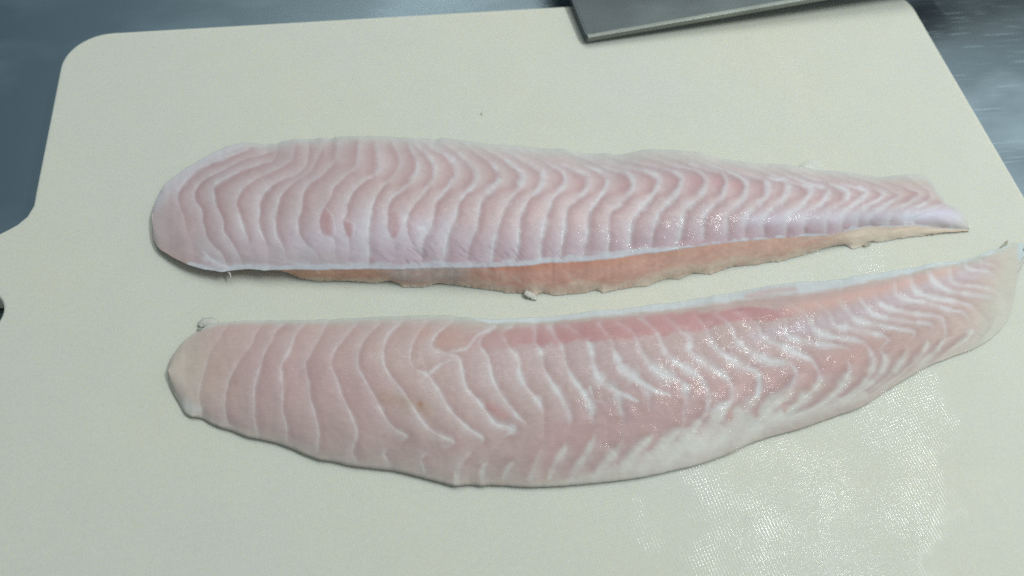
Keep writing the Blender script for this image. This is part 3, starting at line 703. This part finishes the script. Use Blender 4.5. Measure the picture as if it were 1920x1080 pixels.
BT2 = np.array([(315, 699), (316.3, 710), (320, 722), (327, 736), (337, 752), (347, 772), (360, 780), (380, 777), (395, 790), (412, 797), (440, 804), (462, 815), (495, 820), (525, 827), (550, 837), (575, 849), (600, 859), (615, 859), (640, 864), (665, 870), (705, 874), (735, 877), (780, 887), (830, 901), (852, 909), (880, 902), (900, 907), (930, 904), (962, 907), (987, 909), (1050, 907), (1105, 902), (1150, 897), (1212, 889), (1245, 881), (1310, 867), (1370, 845), (1400, 828), (1450, 812), (1500, 800), (1540, 785), (1575, 772), (1612, 762), (1650, 735), (1700, 705), (1735, 683), (1790, 662), (1815, 655), (1850, 637), (1875, 617), (1889, 595), (1898, 565), (1903, 535), (1908, 512), (1914, 495), (1919, 470)], float)
RED = alb(171, 123, 126)
def side2(x, y):
    yb = np.interp(x, [300, 900, 1100, 1400, 1600, 1900], [1000, 870, 790, 720, 680, 600])
    return np.where(y > yb, 0.6, np.interp(x, [300, 900, 1150], [-1.0, -0.8, -0.1]))
def color2(x, y, t, xw, yw, W, D):
    n = len(x); big = fbm(x / 70, y / 70, 3, 161); sm = fbm(x / 6, y / 6, 2, 171)
    C = np.tile(alb(174, 156, 152), (n, 1))
    C = lerp(C, alb(172, 146, 146), blob(x, y, [(480, 700, 60), (600, 710, 70), (700, 740, 50)], 0.55))
    C = lerp(C, alb(176, 158, 148), blob(x, y, [(340, 680, 60), (400, 700, 50)], 0.7))
    C = lerp(C, alb(176, 148, 148), blob(x, y, [(1050, 830, 45), (1150, 790, 60), (1260, 780, 45)], 0.8))
    C = lerp(C, alb(178, 162, 166), blob(x, y, [(900, 690, 40), (1050, 670, 40), (1200, 670, 30)], 0.5))
    C = lerp(C, alb(188, 152, 150), blob(x, y, [(1280, 720, 30), (1400, 720, 36), (1500, 700, 36), (1620, 660, 30)], 0.6))
    C = lerp(C, alb(190, 158, 146), blob(x, y, [(1600, 650, 40), (1700, 640, 40)], 0.45))
    C = lerp(C, alb(190, 176, 166), sstep(1640, 1800, x) * 0.75)
    # violet wet sheen painted into the colour of the hind half
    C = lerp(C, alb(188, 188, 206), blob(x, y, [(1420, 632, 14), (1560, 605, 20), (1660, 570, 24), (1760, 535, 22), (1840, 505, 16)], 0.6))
    C = C * (1 + 0.09 * big + 0.045 * sm)[:, None]
    C = lerp(C, alb(162, 134, 132), np.clip(D * np.interp(x, [300, 900, 1200], [0.5, 0.65, 1.25]), 0, 1))
    # red muscle under the back edge, broken into wedges
    seg = 0.6 + 0.8 * vnoise((x + 0.8 * y) / 17, y * 0 + 3, 7)
    red = blob(x, y + 16 * (seg - 1) * sstep(600, 640, y + 0.12 * (x - 1100)) + 3 * (seg - 1), [(880, 640, 14), (960, 632, 17), (1080, 622, 19), (1200, 612, 20), (1300, 602, 17), (1400, 592, 12), (1480, 582, 7)], 1.0)
    red = sstep(0.12, 0.80, red * (0.70 + 0.5 * seg) + 0.35 * fbm((x + y) / 11, (y - x) / 11, 2, 201))
    C = lerp(C, RED, np.clip(red, 0, 0.80) * np.clip(sstep(860, 1060, x) * 0.75 + 0.2, 0, 1) * (0.8 + 0.2 * seg))
    br = blob(x, y, [(1480, 582, 13), (1560, 566, 12), (1640, 545, 12), (1720, 524, 11), (1790, 503, 7)], 0.85)
    C = lerp(C, alb(188, 156, 148), br * sstep(1430, 1500, x))
    for (bx, by, r) in ((846, 633, 20), (825, 640, 14), (795, 625, 10)):
        C = lerp(C, alb(176, 144, 134), blob(x, y, [(bx - 6, by, r), (bx, by, r), (bx + 6, by - 2, r)], 0.5))
    C = lerp(C, alb(176, 130, 130), blob(x, y, [(915, 760, 8), (930, 770, 12), (945, 778, 8)], 0.6))
    C = lerp(C, alb(160, 118, 100), blob(x, y, [(788, 757, 5), (789, 759, 5), (790, 760, 4)], 0.9))
    C = lerp(C, alb(160, 136, 112), blob(x, y, [(720, 745, 12), (790, 765, 16), (800, 780, 10)], 0.35))
    # pale belly membrane along the lower right rim
    belly = blob(x, y, [(1010, 915, 8), (1120, 900, 22), (1230, 868, 34), (1330, 832, 36), (1420, 800, 30), (1520, 775, 18), (1620, 740, 12)], 0.85)
    belly = sstep(0.30, 0.75, belly + 0.45 * fbm((x + y) / 30, (y - x) / 9, 3, 181))
    C = lerp(C, alb(189, 187, 180), belly * 0.78)
    Wc = np.clip(W * (0.92 + 0.35 * sm), 0, 1) * np.interp(x, [300, 600, 900, 1100], [0.34, 0.46, 0.72, 0.88]) * (1 - 0.30 * np.clip(red * 1.2, 0, 1))
    Wcol = np.where((t > 0.72)[:, None], alb(194, 199, 193)[None], alb(197, 203, 206)[None])
    C = C * (1 - Wc[:, None]) + Wcol * Wc[:, None]
    for (bx, by) in ((1370, 778), (1418, 772), (1472, 764)):
        C = lerp(C, alb(178, 148, 144), blob(x, y, [(bx - 2, by - 6, 5), (bx, by, 7), (bx - 1, by + 8, 4)], 0.65))
    C = lerp(C, alb(172, 128, 126), blob(x, y, [(1335, 870 - 80, 8), (1330, 810, 5), (1327, 790, 8)], 0.0))
    # rims
    low = np.exp(-((1 - t) / np.interp(x, [300, 900, 1400, 1900], [0.05, 0.06, 0.04, 0.09])) ** 1.4)
    C = lerp(C, alb(178, 178, 166), low * 0.55)
    up = np.exp(-(t / np.interp(x, [300, 700, 1100, 1500, 1900], [0.02, 0.035, 0.05, 0.05, 0.08])) ** 1.6)
    C = lerp(C, alb(172, 188, 180), up * 0.8)
    # white silver-skin band on the back edge of the hind half
    dT = y - np.interp(x, T2[:, 0], T2[:, 1])
    wd = np.interp(x, [880, 940, 1100, 1300, 1500, 1600, 1750, 1800], [0, 8, 9, 14, 22, 16, 8, 3])
    band = 1 - sstep(wd * 0.6, wd * 1.2 + 2, dT + 7 * fbm(x / 18, y / 7, 2, 191))
    C = lerp(C, alb(186, 200, 206), band * 0.8 * (wd > 0.5))
    C = lerp(C, alb(186, 160, 160), blob(x, y, [(1400, 556, 5), (1450, 545, 6), (1490, 542, 5)], 0.6))
    # see-through tips
    C = lerp(C, alb(182, 180, 168), sstep(420, 325, x) * 0.65)
    C = lerp(C, alb(180, 190, 178), sstep(1820, 1905, x + 0.35 * (y - 520)) * 0.65)
    C = lerp(C, alb(176, 186, 184), blob(x, y, [(378, 603, 10), (392, 605, 10), (400, 606, 6)], 0.8))
    C = lerp(C, alb(186, 190, 186), blob(x, y, [(350, 760, 12), (362, 768, 12), (375, 768, 6)], 0.7))
    C = lerp(C, alb(172, 196, 206), sstep(1902, 1917, x) * sstep(500, 480, y) * 0.8)
    C = lerp(C, alb(120, 126, 112), blob(x, y, [(372, 617, 3), (373, 618, 4), (375, 619, 3)], 0.9))
    jit = 0.96 + 0.08 * shade_fid[0]; C = C * jit[:, None] * np.array([1.10, 1.10, 1.07])
    g_ = C @ np.array([0.25, 0.6, 0.15]); C = C * 0.93 + g_[:, None] * 0.07 * np.array([[1.0, 1.0, 1.0]])
    return np.clip(C, 0.02, 0.95), np.clip(W, 0, 1)
def wall2(x, f, cref):
    n = fbm(x / 20, f * 3, 2, 195)
    c = cref[:, None, :] * np.ones(x.shape + (1,))
    return np.clip(c * (0.97 + 0.1 * n[..., None]), 0.02, 0.95)
def prof2(t, x):
    pk = np.interp(x, [300, 800, 1100, 1300, 1900], [0.50, 0.36, 0.22, 0.18, 0.22])
    return np.where(t < pk, np.clip(1 - np.abs(1 - t / pk) ** 2.5, 0, 1), np.clip(1 - np.abs((t - pk).clip(0) / (1 - pk)) ** np.interp(x, [300, 900, 1200], [2.6, 2.2, 1.65]), 0, 1))
heights2 = (([315, 400, 900, 1300, 1600, 1919], [1.2, 2.0, 3.0, 3.6, 3.2, 0.8]),
            ([315, 360, 500, 800, 870, 1100, 1400, 1700, 1919], [1.3, 1.8, 2.1, 2.2, 2.1, 1.8, 1.6, 1.2, 0.5]),
            ([315, 380, 600, 900, 1200, 1500, 1750, 1850, 1919], [2.8, 4.8, 8.0, 10.5, 12.5, 11.5, 7.0, 3.5, 1.2]))
def under2(xs): return np.interp(xs, [315, 900, 1000], [0.0, 0.0, 0.0])
shade2 = dict(side=side2, strength=lambda w, x: np.clip((w - np.interp(x, [900, 1150], [0.7, 1.4])) / np.interp(x, [900, 1150], [3.3, 4.2]) + 0.16 * (w > 1.7), 0, 1) ** 0.9, soft=0.50, cmin=0.62, fade=6.0, bulge=lambda x, y: 0.10 + 0.12 * sstep(800, 1000, x), wscale=lambda x: np.interp(x, [300, 900, 1150, 1600, 1800], [0.85, 0.95, 1.45, 1.35, 1.1]), color=color2, wall=wall2, under=under2, fibre=-0.1)
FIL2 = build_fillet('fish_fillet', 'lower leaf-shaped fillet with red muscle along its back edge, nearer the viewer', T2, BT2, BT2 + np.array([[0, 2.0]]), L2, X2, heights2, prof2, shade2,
             nt=215, nw=8, group='raw white fish fillets on the cutting board')

# loose shreds of tissue along the cut edges
def shreds(root, name, chains):
    for pts in chains:
        bm = bmesh.new(); rings = []
        L = dense(np.array(pts, float), 4)
        C3 = at(L[:, 0], L[:, 1], L[:, 2] * 1e-3); n_ = len(L)
        for i in range(n_):
            a = C3[min(i + 1, n_ - 1)] - C3[max(i - 1, 0)]; a = Vector(a).normalized()
            b = a.cross(Vector((0, 0, 1))).normalized(); c = b.cross(a)
            rad = L[i, 3] * 1e-3 * (0.85 + 0.4 * random.random())
            rings.append([bm.verts.new(Vector(C3[i]) + (b * math.cos(t_) + c * 0.35 * math.sin(t_)) * rad - root.location) for t_ in np.linspace(0, 2 * math.pi, 9)[:-1]])
        for r0, r1 in zip(rings[:-1], rings[1:]):
            for q in range(8): bm.faces.new((r0[q], r0[(q + 1) % 8], r1[(q + 1) % 8], r1[q]))
        bm.faces.new(rings[0][::-1]); bm.faces.new(rings[-1])
        me = bpy.data.meshes.new(name); bm.to_mesh(me); bm.free()
        for p in me.polygons: p.use_smooth = True
        ca = me.attributes.new('Col', 'FLOAT_COLOR', 'POINT'); cc = alb(*pts_col.get(name, (184, 184, 174)))
        ca.data.foreach_set('color', np.tile([*cc, 1.0], len(me.vertices)).astype(np.float32))
        link_mesh(name, me, root, FLESH)
pts_col = {'tissue_shred': (184, 188, 178), 'dark_shred': (158, 160, 142)}
shreds(FIL1, 'tissue_shred', [
    [(426, 507, 4.0, 0.5), (431, 513, 3.4, 0.35), (433, 521, 3.0, 0.12)],
    [(984, 547, 1.5, 1.2), (993, 552, 1.0, 1.5), (1000, 557, 0.6, 1.1), (1006, 562, 0.3, 0.4)]])
shreds(FIL1, 'dark_shred', [
    [(1738, 439, 0.6, 0.5), (1744, 436, 0.9, 0.6), (1750, 439, 0.6, 0.3)],
    [(1620, 461, 0.8, 0.35), (1628, 458, 0.8, 0.4), (1634, 457, 0.6, 0.2)]])
shreds(FIL2, 'tissue_shred', [
    [(374, 612, 0.9, 0.9), (382, 606, 1.0, 1.9), (393, 606, 1.0, 2.1), (406, 610, 1.2, 1.4)],
    [(1885, 470, 0.8, 0.9), (1900, 462, 0.8, 1.1), (1916, 462, 0.6, 1.2), (1930, 470, 0.4, 0.8)],
    [(1904, 510, 0.6, 0.6), (1912, 498, 0.6, 0.7), (1922, 482, 0.5, 0.5)]])
shreds(FIL2, 'dark_shred', [
    [(370, 620, 1.0, 0.25), (373, 617, 1.5, 0.5), (377, 616, 1.4, 0.3)],
    [(1877, 465, 0.5, 0.4), (1883, 461, 0.6, 0.6), (1887, 456, 0.6, 0.4), (1889, 451, 0.5, 0.2)],
    [(1786, 664, 0.6, 0.25), (1792, 662, 0.6, 0.45), (1800, 659, 0.5, 0.2)]])
shreds(FIL2, 'tiny_speck', [[(810, 609, 4.6, 0.12), (812, 609, 4.8, 0.25), (814, 609, 4.6, 0.12)]])  # tiny speck of unknown matter, in the plain tissue colour

# ------------------------------------------------------------------ small things
def lump(name, label, cat, px, py, h, size, color, rough=0.3, seed=1, trans=0.0):
    bm = bmesh.new(); bmesh.ops.create_icosphere(bm, subdivisions=3, radius=1.0)
    for v in bm.verts:
        k = 1 + 0.35 * float(fbm(v.co.x * 2 + seed, v.co.y * 2 + v.co.z, 2, seed))
        v.co = Vector((v.co.x * size[0] * k, v.co.y * size[1] * k, max(v.co.z, -0.25) * size[2] * k))
    me = bpy.data.meshes.new(name); bm.to_mesh(me); bm.free()
    for p in me.polygons: p.use_smooth = True
    k = NT(name + '_material'); k.b.inputs['Base Color'].default_value = (*[float(q) for q in color], 1); k.b.inputs['Roughness'].default_value = rough
    k.b.inputs['Transmission Weight'].default_value = trans; k.b.inputs['IOR'].default_value = 1.33
    o = link_mesh(name, me, None, k.m); o.location = Vector([float(q) for q in at(px, py, h)[0]])
    if trans:
        k.b.inputs['Transmission Weight'].default_value = 0; k.b.inputs['Alpha'].default_value = 0.32; k.b.inputs['Coat Weight'].default_value = 1.0; k.b.inputs['Coat Roughness'].default_value = 0.05
    tag(o, label, cat); return o
lump('water_drop', 'clear water drop touching the back edge of the upper fillet near its tail', 'water drop', 1521, 316, 0.0003, (0.0058, 0.0042, 0.0022), (0.93, 0.95, 0.94), 0.05, 3, 0.92)
lump('crumb', 'tiny grey crumb lying on the bare board above the upper fillet', 'crumb', 903, 213, 0.0003, (0.0004, 0.0006, 0.0002), alb(162, 172, 164), 0.6, 5)
